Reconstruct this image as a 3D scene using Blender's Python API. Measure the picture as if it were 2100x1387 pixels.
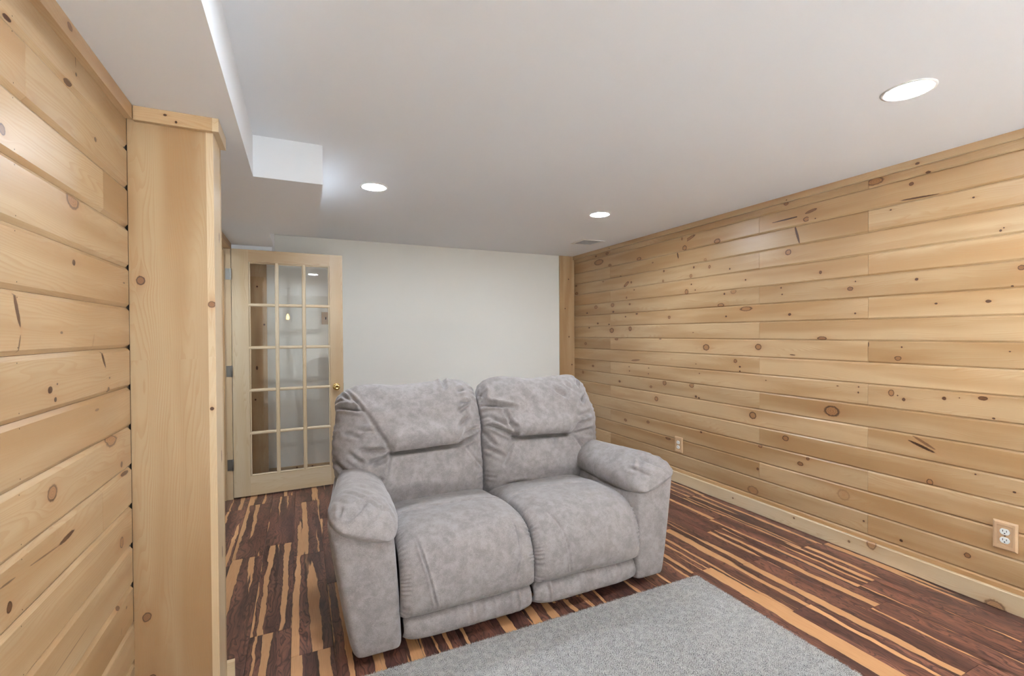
import bpy, math, random
import numpy as np
from mathutils import Matrix, Vector

for o in list(bpy.data.objects):
    bpy.data.objects.remove(o, do_unlink=True)
scene = bpy.context.scene
COL = scene.collection
PI = math.pi
rng = np.random.default_rng(7)
random.seed(7)

# ------------------------------------------------------------------ camera
CAM_H = 1.345
YAW, PITCH, ROLL, FPX = .43116, -.010568, -.005941, 946.92
def camera():
    c, s = math.cos(YAW), math.sin(YAW)
    R = Vector((c, -s, 0)); W = Vector((s, c, 0)); U = Vector((0, 0, 1))
    cp, sp = math.cos(PITCH), math.sin(PITCH)
    W2 = W * cp + U * sp; U2 = -W * sp + U * cp
    cr, sr = math.cos(ROLL), math.sin(ROLL)
    R2 = R * cr + U2 * sr; U3 = -R * sr + U2 * cr
    cd = bpy.data.cameras.new('camera')
    cd.sensor_width = 36.0; cd.lens = 36.0 * FPX / 2100.0
    cd.clip_start = .02; cd.clip_end = 60
    co = bpy.data.objects.new('camera', cd); COL.objects.link(co)
    M = Matrix((R2, U3, -W2)).transposed().to_4x4()
    M.translation = Vector((0, 0, CAM_H))
    co.matrix_world = M
    scene.camera = co
camera()

# ------------------------------------------------------------------ world, exposure, light levels
w = bpy.data.worlds.new('world'); scene.world = w; w.use_nodes = True
SKY_STRENGTH = 1.1
w.node_tree.nodes['Background'].inputs[0].default_value = (.88, .98, 1.10, 1)   # even added fill light, entering by the made-up rear opening
w.node_tree.nodes['Background'].inputs[1].default_value = SKY_STRENGTH
pt = bpy.data.lights.new('fill_opening_portal', 'AREA'); pt.shape = 'RECTANGLE'; pt.size = 1.7; pt.size_y = 2.1  # portal over the made-up rear opening that admits the fill light
pt.cycles.is_portal = True
po_ = bpy.data.objects.new('fill_opening_portal', pt); COL.objects.link(po_)
sl_ = bpy.data.lights.new('fill_sun', 'SUN'); sl_.energy = 175.0; sl_.angle = math.radians(1.0); sl_.color = (.92, 1.0, 1.09)
so_ = bpy.data.objects.new('fill_sun', sl_); COL.objects.link(so_); so_.location = (2, -8, 8)
so_.rotation_euler = (math.radians(39), 0, math.radians(8))      # added fill, falls through the made-up opening and bounces off the pale floor
po_.location = (2.15, -3.42, 1.10); po_.rotation_euler = (math.radians(90), 0, PI)
vs = scene.view_settings
vs.view_transform = 'Standard'; vs.look = 'None'; vs.gamma = 1.0
vs.use_curve_mapping = False
vs.exposure = 1.22
LAMP_STRENGTH = 160.0           # radiance of each recessed LED disc
LAMP_COLOR = (.885, .985, 1.10)

# ------------------------------------------------------------------ mesh helpers
def _loc(parent):
    return np.array(parent.matrix_world.translation) if parent is not None else np.zeros(3)
ORIGINS = {}
def mesh_obj(name, verts, faces, mat, parent=None, smooth=False, face_attrs=None, vert_attrs=None, center=True):
    v = np.asarray(verts, float)
    c = (v.min(0) + v.max(0)) / 2 if center else np.zeros(3)
    me = bpy.data.meshes.new(name)
    me.from_pydata((v - c).tolist(), [], faces)
    if mat is not None:
        me.materials.append(mat)
    for n, dat in (face_attrs or {}).items():
        a = me.attributes.new(n, 'FLOAT_VECTOR', 'FACE'); a.data.foreach_set('vector', np.asarray(dat, float).ravel())
    for n, dat in (vert_attrs or {}).items():
        a = me.attributes.new(n, 'FLOAT_VECTOR', 'POINT'); a.data.foreach_set('vector', np.asarray(dat, float).ravel())
    if smooth:
        me.polygons.foreach_set('use_smooth', [True] * len(me.polygons))
    me.update()
    o = bpy.data.objects.new(name, me); COL.objects.link(o)
    po = np.zeros(3)
    if parent is not None:
        o.parent = parent; po = ORIGINS[parent.name]
    ORIGINS[o.name] = c
    o.location = c - po
    return o
def empty(name, loc, label=None, cat=None, group=None):
    o = bpy.data.objects.new(name, None); COL.objects.link(o)
    o.location = loc; o.empty_display_size = .1
    ORIGINS[o.name] = np.array(loc, float)
    tag(o, label, cat, group)
    return o
def tag(o, label=None, cat=None, group=None, kind=None):
    if label: o['label'] = label
    if cat: o['category'] = cat
    if group: o['group'] = group
    if kind: o['kind'] = kind
    return o
def boxgeo(a, b, bevel=0.0):
    """box with chamfered edges: list of verts, faces"""
    import bmesh
    bm = bmesh.new()
    bmesh.ops.create_cube(bm, size=1)
    a = np.array(a, float); b = np.array(b, float)
    for v in bm.verts:
        for i in range(3):
            v.co[i] = (a[i] + b[i]) / 2 + v.co[i] * (b[i] - a[i])
    if bevel > 0:
        bmesh.ops.bevel(bm, geom=bm.edges[:], offset=bevel, segments=2, affect='EDGES', profile=.5)
    vs_ = [tuple(v.co) for v in bm.verts]; bm.verts.index_update()
    fs = [[v.index for v in f.verts] for f in bm.faces]
    bm.free()
    return vs_, fs
def box(name, a, b, mat, parent=None, bevel=0.0):
    v, f = boxgeo(a, b, bevel)
    return mesh_obj(name, v, f, mat, parent)
def join(*geos):
    V, F = [], []
    for v, f in geos:
        k = len(V); V += [tuple(p) for p in v]; F += [[i + k for i in q] for q in f]
    return V, F
def lathe(profile, n=32, axis='z', at=(0, 0, 0), caps=True):
    """profile: (r, h) pairs"""
    V, F = [], []
    for r, h in profile:
        for i in range(n):
            t = 2 * PI * i / n
            p = (r * math.cos(t), r * math.sin(t), h)
            if axis == 'y': p = (p[0], p[2], p[1])
            if axis == 'x': p = (p[2], p[0], p[1])
            V.append((p[0] + at[0], p[1] + at[1], p[2] + at[2]))
    m = len(profile)
    for j in range(m - 1):
        for i in range(n):
            a = j * n + i; b = j * n + (i + 1) % n
            F.append([a, b, b + n, a + n])
    if caps:
        F.append(list(range(n))[::-1]); F.append([(m - 1) * n + i for i in range(n)])
    return V, F

# ------------------------------------------------------------------ node helpers
class NT:
    def __init__(self, name):
        self.m = bpy.data.materials.new(name); self.m.use_nodes = True
        self.t = self.m.node_tree
        self.bsdf = self.t.nodes['Principled BSDF']
        self.out = self.t.nodes['Material Output']
    def n(self, typ, **kw):
        nd = self.t.nodes.new(typ)
        for k, v in kw.items(): setattr(nd, k, v)
        return nd
    def put(self, sock, val):
        if hasattr(val, 'is_linked') or isinstance(val, bpy.types.NodeSocket):
            self.t.links.new(val, sock)
        else:
            if isinstance(val, (tuple, list)) and len(val) == 3 and sock.type == 'RGBA': val = (*val, 1)
            sock.default_value = val
    def math(self, op, a, b=None, c=None, clamp=False):
        nd = self.n('ShaderNodeMath', operation=op, use_clamp=clamp)
        self.put(nd.inputs[0], a)
        if b is not None: self.put(nd.inputs[1], b)
        if c is not None: self.put(nd.inputs[2], c)
        return nd.outputs[0]
    def add(self, a, b): return self.math('ADD', a, b)
    def sub(self, a, b): return self.math('SUBTRACT', a, b)
    def mul(self, a, b): return self.math('MULTIPLY', a, b)
    def div(self, a, b): return self.math('DIVIDE', a, b)
    def sep(self, v):
        nd = self.n('ShaderNodeSeparateXYZ'); self.put(nd.inputs[0], v); return nd.outputs
    def comb(self, x, y, z):
        nd = self.n('ShaderNodeCombineXYZ')
        for i, q in enumerate((x, y, z)): self.put(nd.inputs[i], q)
        return nd.outputs[0]
    def attr(self, name):
        nd = self.n('ShaderNodeAttribute', attribute_type='GEOMETRY', attribute_name=name); return nd.outputs['Vector']
    def noise(self, vec, scale, detail=2, rough=.5, dist=0.0):
        nd = self.n('ShaderNodeTexNoise'); self.put(nd.inputs['Vector'], vec)
        nd.inputs['Scale'].default_value = scale; nd.inputs['Detail'].default_value = detail
        nd.inputs['Roughness'].default_value = rough; nd.inputs['Distortion'].default_value = dist
        return nd.outputs['Fac']
    def mix(self, f, a, b, mode='MIX'):
        nd = self.n('ShaderNodeMix', data_type='RGBA', blend_type=mode)
        self.put(nd.inputs[0], f); self.put(nd.inputs[6], a); self.put(nd.inputs[7], b)
        return nd.outputs[2]
    def smooth(self, x, lo, hi, a=0.0, b=1.0):
        nd = self.n('ShaderNodeMapRange', interpolation_type='SMOOTHSTEP', clamp=True)
        self.put(nd.inputs[0], x); nd.inputs[1].default_value = lo; nd.inputs[2].default_value = hi
        nd.inputs[3].default_value = a; nd.inputs[4].default_value = b
        return nd.outputs[0]
    def objco(self):
        return self.n('ShaderNodeTexCoord').outputs['Object']
    def geopos(self):
        return self.n('ShaderNodeNewGeometry').outputs['Position']
    def bump(self, h, strength=.3, dist=.002):
        nd = self.n('ShaderNodeBump'); nd.inputs['Strength'].default_value = strength; nd.inputs['Distance'].default_value = dist
        self.put(nd.inputs['Height'], h); self.put(self.bsdf.inputs['Normal'], nd.outputs[0])
    def set(self, **kw):
        for k, v in kw.items(): self.put(self.bsdf.inputs[k.replace('_', ' ')], v)
def plain(name, col, rough=.5, metal=0.0, spec=.5, vary=.0):
    nt = NT(name)
    if vary:
        f = nt.noise(nt.objco(), 9.0, 4)
        c = nt.mix(nt.smooth(f, .3, .7), tuple(x * (1 - vary) for x in col), tuple(min(1, x * (1 + vary)) for x in col))
    else:
        f = nt.noise(nt.objco(), 30.0, 2)
        c = nt.mix(f, tuple(x * .985 for x in col), col)
    nt.set(Base_Color=c, Roughness=rough, Metallic=metal)
    nt.put(nt.bsdf.inputs['Specular IOR Level'], spec)
    return nt.m

# ------------------------------------------------------------------ materials
def mat_pine():
    """knotty pine; 'grain' = (along, across, depth) metres, 'knot_a/b' = centre and radius, 'shape_a/b' = stretch, angle, darkness, 'tint' = value, warmth, grain seed"""
    nt = NT('knotty_pine')
    g = nt.sep(nt.attr('grain')); a, b, d = g[0], g[1], g[2]
    tint = nt.sep(nt.attr('tint'))
    seed = tint[2]
    gv = nt.comb(nt.add(nt.mul(a, 1.0), seed), nt.add(nt.mul(b, 1.0), nt.mul(seed, .37)), d)
    wob = nt.noise(gv, 90.0, 2)
    def knot(kn, sn):
        k = nt.sep(nt.attr(kn)); s = nt.sep(nt.attr(sn))
        da = nt.sub(a, k[0]); db = nt.sub(b, k[1])
        c = nt.math('COSINE', s[1]); sn_ = nt.math('SINE', s[1])
        xa = nt.add(nt.mul(da, c), nt.mul(db, sn_)); xb = nt.sub(nt.mul(db, c), nt.mul(da, sn_))
        r = k[2]
        q1 = nt.div(xa, nt.mul(r, s[0])); q2 = nt.div(xb, r)
        rho = nt.math('SQRT', nt.add(nt.mul(q1, q1), nt.mul(q2, q2)))
        rho = nt.mul(rho, nt.add(.78, nt.mul(wob, .44)))
        return da, db, r, rho, s[2], xa, xb
    da, db, r, rho, dark, xa1, xb1 = knot('knot_a', 'shape_a')
    _, db2, r2, rho2, dark2, xa2, xb2 = knot('knot_b', 'shape_b')
    # grain flows round the knot
    e = nt.div(da, nt.mul(r, 3.2)); e = nt.math('EXPONENT', nt.mul(nt.mul(e, e), -1.0))
    rr = nt.mul(r, 1.5); pull = nt.mul(nt.mul(rr, rr), e)
    mag = nt.math('SQRT', nt.math('MAXIMUM', nt.sub(nt.mul(db, db), pull), 0.0))
    beff = nt.mul(nt.math('SIGN', db), mag)
    low = nt.noise(nt.comb(nt.add(nt.mul(a, .55), seed), nt.add(nt.mul(b, 5.0), seed), 0.0), 1.6, 2)
    low2 = nt.noise(nt.comb(nt.add(nt.mul(a, 1.3), seed), nt.add(nt.mul(b, 9.0), nt.mul(seed, 2.0)), 3.0), 1.6, 3)
    ph = nt.add(nt.mul(beff, 120.0), nt.mul(low, 26.0))
    ph = nt.add(ph, nt.mul(low2, 4.0))
    fr = nt.math('FRACT', ph)
    line = nt.mul(nt.smooth(fr, .35, .92), nt.smooth(fr, .92, 1.0, 1.0, 0.0))
    fine = nt.noise(nt.comb(nt.add(nt.mul(a, 7.0), seed), nt.mul(beff, 420.0), 0.0), 1.0, 2)
    pale = (.465, .322, .178); warm = (.345, .202, .090)
    f = nt.add(nt.smooth(low, .36, .66), nt.sub(tint[1], .5))
    col = nt.mix(nt.math('MAXIMUM', nt.math('MINIMUM', f, 1.0), 0.0), pale, warm)
    cream = nt.math('MAXIMUM', nt.mul(tint[1], -1.0), 0.0, clamp=True)
    col = nt.mix(cream, col, nt.mix(nt.smooth(low, .3, .7), (.63, .525, .37), (.56, .43, .265)))
    amp = nt.mul(nt.smooth(low2, .3, .7, .3, 1.0), nt.sub(1.0, nt.mul(cream, .55)))
    col = nt.mix(nt.mul(nt.mul(line, amp), .48), col, (.36, .19, .075))
    col = nt.mix(nt.mul(nt.smooth(fine, .45, .8), .16), col, (.42, .25, .12))
    for (rh, dk, rad, xa_, xb_) in ((rho2, dark2, r2, xa2, xb2), (rho, dark, r, xa1, xb1)):
        tail = nt.mul(nt.math('EXPONENT', nt.mul(nt.math('POWER', nt.div(xb_, nt.mul(rad, 1.15)), 2.0), -1.0)), nt.math('EXPONENT', nt.mul(nt.math('ABSOLUTE', nt.div(xa_, nt.mul(rad, 3.6))), -1.0)))
        col = nt.mix(nt.mul(nt.mul(tail, dk), .42), col, (.24, .105, .04))
        halo = nt.mul(nt.math('EXPONENT', nt.mul(nt.sub(rh, 1.0), -1.6)), nt.mul(dk, .42))
        halo = nt.math('MINIMUM', halo, .5)
        col = nt.mix(halo, col, (.40, .19, .075))
        ins = nt.mul(nt.smooth(rh, .95, 1.12, 1.0, 0.0), dk)
        ring = nt.math('FRACT', nt.mul(rh, 3.2))
        kc = nt.mix(nt.smooth(ring, .3, .9), (.32, .155, .062), (.22, .10, .038))
        kc = nt.mix(nt.smooth(rad, .007, .015, 1.0, 0.0), kc, (.11, .042, .015))
        col = nt.mix(ins, col, kc)
        edge = nt.mul(nt.smooth(rh, .70, .90), nt.smooth(rh, .98, 1.22, 1.0, 0.0))
        small = nt.smooth(rad, .006, .011, 1.0, 0.0)
        edge = nt.math('MAXIMUM', edge, nt.mul(small, nt.smooth(rh, .9, 1.1, 1.0, 0.0)))
        col = nt.mix(nt.mul(nt.mul(edge, dk), .88), col, (.055, .022, .008))
    v = nt.n('ShaderNodeVectorMath', operation='SCALE'); nt.put(v.inputs[0], col); nt.put(v.inputs[3], tint[0])
    nt.set(Base_Color=v.outputs[0], Roughness=nt.add(.30, nt.mul(fine, .12)))
    nt.put(nt.bsdf.inputs['Specular IOR Level'], .45)
    nt.bump(nt.add(nt.mul(line, -.6), nt.mul(fine, .4)), .10, .0006)
    return nt.m

def mat_floor():
    nt = NT('rosewood_laminate')
    g = nt.sep(nt.attr('grain')); a, b = g[0], g[1]
    t = nt.sep(nt.attr('tint')); seed = t[2]
    # slow meander of the figure along the board
    mv = nt.noise(nt.comb(nt.add(nt.mul(a, 6.0), seed), nt.add(nt.mul(b, 16.0), seed), seed), 1.0, 2, .5)
    mv2 = nt.noise(nt.comb(nt.add(nt.mul(a, 22.0), seed), nt.add(nt.mul(b, 40.0), seed), 4.0), 1.0, 2)
    bw = nt.add(b, nt.add(nt.mul(nt.sub(mv, .5), .030), nt.mul(nt.sub(mv2, .5), .010)))
    # pale sapwood strips
    st = nt.noise(nt.comb(nt.add(nt.mul(a, .55), seed), nt.add(nt.mul(bw, 23.0), nt.mul(seed, 3.1)), seed), 1.0, 1, .4)
    st = nt.add(st, nt.sub(t[1], .5))
    sap = nt.smooth(st, .560, .578)
    rim = nt.mul(nt.smooth(st, .530, .560), nt.sub(1.0, sap))
    # heartwood rings
    fig = nt.noise(nt.comb(nt.add(nt.mul(a, 4.2), nt.mul(seed, 1.7)), nt.add(nt.mul(bw, 15.0), seed), 2.0), 1.0, 2, .5, .6)
    ph = nt.add(nt.mul(fig, 9.0), nt.mul(bw, 36.0))
    fr = nt.math('FRACT', ph)
    ln = nt.mul(nt.smooth(fr, .45, .88), nt.smooth(fr, .90, 1.0, 1.0, 0.0))
    ph2 = nt.math('FRACT', nt.add(nt.mul(fig, 19.0), nt.mul(bw, 110.0)))
    ln2 = nt.smooth(ph2, .55, .95)
    fine = nt.noise(nt.comb(nt.mul(a, 14.0), nt.mul(b, 600.0), seed), 1.0, 2)
    broad = nt.noise(nt.comb(nt.add(nt.mul(a, 1.6), seed), nt.add(nt.mul(bw, 13.0), seed), 7.0), 1.0, 2)
    hc = nt.mix(nt.smooth(broad, .35, .66), (.205, .085, .056), (.075, .032, .026))
    hc = nt.mix(nt.mul(ln, .80), hc, (.020, .0095, .009))
    hc = nt.mix(nt.mul(ln2, .35), hc, (.026, .012, .011))
    hc = nt.mix(nt.mul(nt.smooth(fine, .52, .8), .35), hc, (.17, .072, .046))
    sc = nt.mix(nt.smooth(fine, .3, .8), (.52, .285, .135), (.43, .215, .095))
    col = nt.mix(sap, hc, sc)
    col = nt.mix(nt.mul(rim, .7), col, (.025, .011, .009))
    v = nt.n('ShaderNodeVectorMath', operation='SCALE'); nt.put(v.inputs[0], col); nt.put(v.inputs[3], t[0])
    nt.set(Base_Color=v.outputs[0], Roughness=nt.add(.27, nt.mul(fine, .08)))
    nt.put(nt.bsdf.inputs['Specular IOR Level'], .42)
    return nt.m

def mat_suede():
    nt = NT('grey_microsuede')
    p = nt.geopos()
    big = nt.noise(p, 15.0, 6, .68, .3)
    mid = nt.noise(p, 34.0, 4, .65)
    fine = nt.noise(p, 420.0, 3, .6)
    f = nt.add(nt.mul(big, .62), nt.mul(mid, .38))
    col = nt.mix(nt.smooth(f, .36, .64), (.183, .160, .153), (.268, .239, .231))
    col = nt.mix(nt.mul(nt.smooth(fine, .42, .72), .28), col, (.50, .46, .44))
    nt.set(Base_Color=col, Roughness=.95)
    nt.put(nt.bsdf.inputs['Specular IOR Level'], .12)
    nt.put(nt.bsdf.inputs['Sheen Weight'], .25)
    nt.put(nt.bsdf.inputs['Sheen Roughness'], .45)
    nt.bump(nt.add(nt.mul(mid, 1.0), nt.mul(fine, .25)), .22, .004)
    return nt.m

def mat_paint(name, col, rough=.6):
    nt = NT(name)
    p = nt.geopos()
    f = nt.noise(p, 3.0, 3)
    c = nt.mix(f, tuple(x * .985 for x in col), col)
    nt.set(Base_Color=c, Roughness=rough)
    nt.put(nt.bsdf.inputs['Specular IOR Level'], .3)
    nt.bump(nt.noise(p, 260.0, 2), .05, .001)
    return nt.m

def mat_rug():
    nt = NT('grey_herringbone_wool')
    p = nt.sep(nt.geopos()); x, y = p[0], p[1]
    # herringbone: stripes that flip direction in neighbouring columns
    col_w = .074
    n0 = nt.noise(nt.comb(x, y, 3.0), 30.0, 1)
    u = nt.add(nt.div(x, col_w), nt.mul(n0, .10))
    tri = nt.math('ABSOLUTE', nt.sub(nt.mul(nt.math('FRACT', u), 2.0), 1.0))
    ph = nt.add(nt.div(y, .0115), nt.mul(tri, 5.2))
    n1 = nt.noise(nt.comb(x, y, 0.0), 120.0, 2)
    ph = nt.add(ph, nt.mul(n1, .55))
    fr = nt.math('FRACT', ph)
    ln = nt.mul(nt.smooth(fr, .50, .68), nt.smooth(fr, .82, 1.0, 1.0, 0.0))
    patch = nt.smooth(nt.noise(nt.comb(x, y, 2.0), 38.0, 2), .38, .54)
    spk = nt.noise(nt.comb(x, y, 5.0), 300.0, 2)
    c = nt.mix(nt.smooth(spk, .34, .66), (.355, .342, .325), (.56, .545, .52))
    c = nt.mix(nt.mul(nt.mul(ln, nt.add(.25, nt.mul(patch, .75))), .92), c, (.13, .13, .13))
    nt.set(Base_Color=c, Roughness=1.0)
    nt.put(nt.bsdf.inputs['Specular IOR Level'], .05)
    nt.bump(nt.sub(spk, nt.mul(ln, .8)), .5, .004)
    return nt.m

def mat_glass():
    nt = NT('clear_pane_glass')
    tr = nt.n('ShaderNodeBsdfTransparent'); tr.inputs[0].default_value = (.985, .985, .98, 1)
    gl = nt.n('ShaderNodeBsdfGlossy'); gl.inputs['Roughness'].default_value = .015
    fr = nt.n('ShaderNodeFresnel'); fr.inputs['IOR'].default_value = 1.5
    mx = nt.n('ShaderNodeMixShader')
    nt.put(mx.inputs[0], nt.math('MULTIPLY', fr.outputs[0], 1.1, clamp=True))
    nt.put(mx.inputs[1], tr.outputs[0]); nt.put(mx.inputs[2], gl.outputs[0])
    nt.put(nt.out.inputs['Surface'], mx.outputs[0])
    return nt.m
def mat_emit(name, col, strength):
    nt = NT(name)
    nt.set(Base_Color=(.9, .9, .9), Roughness=.5)
    nt.put(nt.bsdf.inputs['Emission Color'], (*col, 1)); nt.put(nt.bsdf.inputs['Emission Strength'], strength)
    return nt.m

PINE = mat_pine(); FLOOR = mat_floor(); SUEDE = mat_suede(); RUG = mat_rug(); GLASS = mat_glass()
CEIL = mat_paint('ceiling_paint', (.88, .905, .935)); WALLW = mat_paint('warm_white_paint', (.85, .835, .775))
LAMP = mat_emit('led_diffuser', LAMP_COLOR, LAMP_STRENGTH)
WHITE = plain('white_enamel', (.80, .79, .77), .35)
BRASS = plain('polished_brass', (.78, .56, .22), .18, 1.0)
STEEL = plain('brushed_nickel', (.42, .42, .40), .38, 1.0)
BRONZE = plain('dull_hinge_metal', (.20, .19, .17), .45, 1.0)
BLACK = plain('black_plastic', (.015, .014, .013), .5)
PLATE = plain('bare_wood_plate', (.50, .33, .19), .5, vary=.06)
SOCKET = plain('white_receptacle', (.78, .80, .77), .35)
DARK = plain('dark_recess', (.03, .022, .016), .8)
SUBF = plain('underlay', (.06, .04, .03), .8)

# ------------------------------------------------------------------ pine boards
FAR_K = (99.0, 99.0, .002)
def board(name, parent, org, ea, eb, en, L, Wd, T, knots=(), cham=(0, 0), value=1.0, warmth=.5, seed=None, ends=(0, 0)):
    """board lying with its face at org + a*ea + b*eb, face normal en; knots (a, b, r, stretch, angle, dark) in board metres; cham = (height, depth) of the long edges"""
    if seed is None: seed = random.uniform(0, 60)
    org = np.array(org, float); ea = np.array(ea, float); eb = np.array(eb, float); en = np.array(en, float)
    ks = sorted(knots)
    cuts = [0.0] + [(ks[i][0] + ks[i + 1][0]) / 2 for i in range(len(ks) - 1)] + [L]
    cuts = [min(max(c, 0), L) for c in cuts]
    ch, cd = cham
    prof = [(0, -T), (0, -cd), (ch, 0), (Wd - ch, 0), (Wd, -cd), (Wd, -T)] if ch else [(0, -T), (0, 0), (Wd, 0), (Wd, -T)]
    m = len(prof); V = []; GR = []; F = []; ka = []; sa = []; kb = []; sb = []
    for c in cuts:
        for (b, n) in prof:
            V.append(org + ea * c + eb * b + en * n); GR.append((c, b + (n if b < Wd / 2 else -n), 0.0))
    def near(i):
        if not ks: return None, None
        A = ks[i]
        B = None; best = 1e9
        for j, k in enumerate(ks):
            if j != i and abs(k[0] - A[0]) < best: best = abs(k[0] - A[0]); B = k
        return A, B
    def put(A, B):
        ka.append(A[:3] if A else FAR_K); sa.append(A[3:6] if A else (1, 0, 0))
        kb.append(B[:3] if B else FAR_K); sb.append(B[3:6] if B else (1, 0, 0))
    flip = np.dot(np.cross(ea, eb), en) < 0
    for i in range(len(cuts) - 1):
        if cuts[i + 1] - cuts[i] < 1e-5: continue
        A, B = near(i)
        for j in range(m):
            q = [i * m + j, (i + 1) * m + j, (i + 1) * m + (j + 1) % m, i * m + (j + 1) % m]
            F.append(q[::-1] if flip else q); put(A, B)
    F.append(list(range(m)) if flip else list(range(m))[::-1]); put(*near(0)) if ks else put(None, None)
    k0 = (len(cuts) - 1) * m
    F.append([k0 + i for i in range(m)][::-1] if flip else [k0 + i for i in range(m)])
    if ks: put(*near(len(ks) - 1))
    else: put(None, None)
    # outward orientation: front faces must look along en
    return mesh_obj(name, V, F, PINE, parent, face_attrs={'knot_a': ka, 'shape_a': sa, 'knot_b': kb, 'shape_b': sb, 'tint': [(value, warmth, seed)] * len(F)}, vert_attrs={'grain': GR})
X, Y, Z = (1., 0, 0), (0, 1., 0), (0, 0, 1.)
def neg(v): return tuple(-c for c in v)

# ------------------------------------------------------------------ room shell
XL, XR, YF, YB = -.501, 3.066, 4.847, -3.4
ZC, ZS = 2.278, 2.085
YD = 4.36                                    # hinge side of the doorway
fl = box('floor', (XL - 1.6, YB, -.10), (XR + .12, YF + .12, -.012), SUBF); tag(fl, kind='structure')
ceil = box('ceiling', (XL - 1.6, YB, ZC), (XR + .12, YF + .12, ZC + .12), CEIL); tag(ceil, kind='structure')
wf = box('wall_far', (XL - 1.6, YF, -.05), (XR + .12, YF + .12, ZC), WALLW); tag(wf, kind='structure')
wr = box('wall_right', (XR + .019, YB, -.05), (XR + .12, YF, ZC), DARK); tag(wr, kind='structure')
# unseen end wall; its wide opening is made up to let fill light in
wb = mesh_obj('wall_back', *join(boxgeo((XL - 1.6, YB - .12, -.05), (1.3, YB, ZC)), boxgeo((3.0, YB - .12, -.05), (XR + .12, YB, ZC)), boxgeo((1.3, YB - .12, 2.15), (3.0, YB, ZC)), boxgeo((1.3, YB - .12, -.05), (3.0, YB, .05))), WALLW); tag(wb, kind='structure')
YO = 3.50
g = join(boxgeo((XL - .12, YB, -.05), (XL - .019, YO, ZC)), boxgeo((XL - .12, YD + .02, -.05), (XL - .001, YF, ZC)), boxgeo((XL - .12, YO, 2.07), (XL - .019, YD + .02, ZC)))
wl = mesh_obj('wall_left', *g, WALLW); tag(wl, kind='structure')
hall = box('wall_hall', (XL - 1.72, 1.9, -.05), (XL - 1.6, YF, ZC), WALLW); tag(hall, kind='structure')
hall2 = box('wall_hall_end', (XL - 1.6, 1.9, -.05), (XL - .12, 2.0, ZC), WALLW); tag(hall2, kind='structure')
# dropped soffits over the left wall
sof = mesh_obj('ceiling_soffit', *join(boxgeo((XL - .019, YB, ZS), (-.190, 4.40, ZC)), boxgeo((-.19, 2.47, ZS - .0005), (.112, 3.80, ZC)), boxgeo((XL - .001, 4.40, 2.0), (-.205, YF, ZC))), CEIL)
tag(sof, kind='structure')

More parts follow.
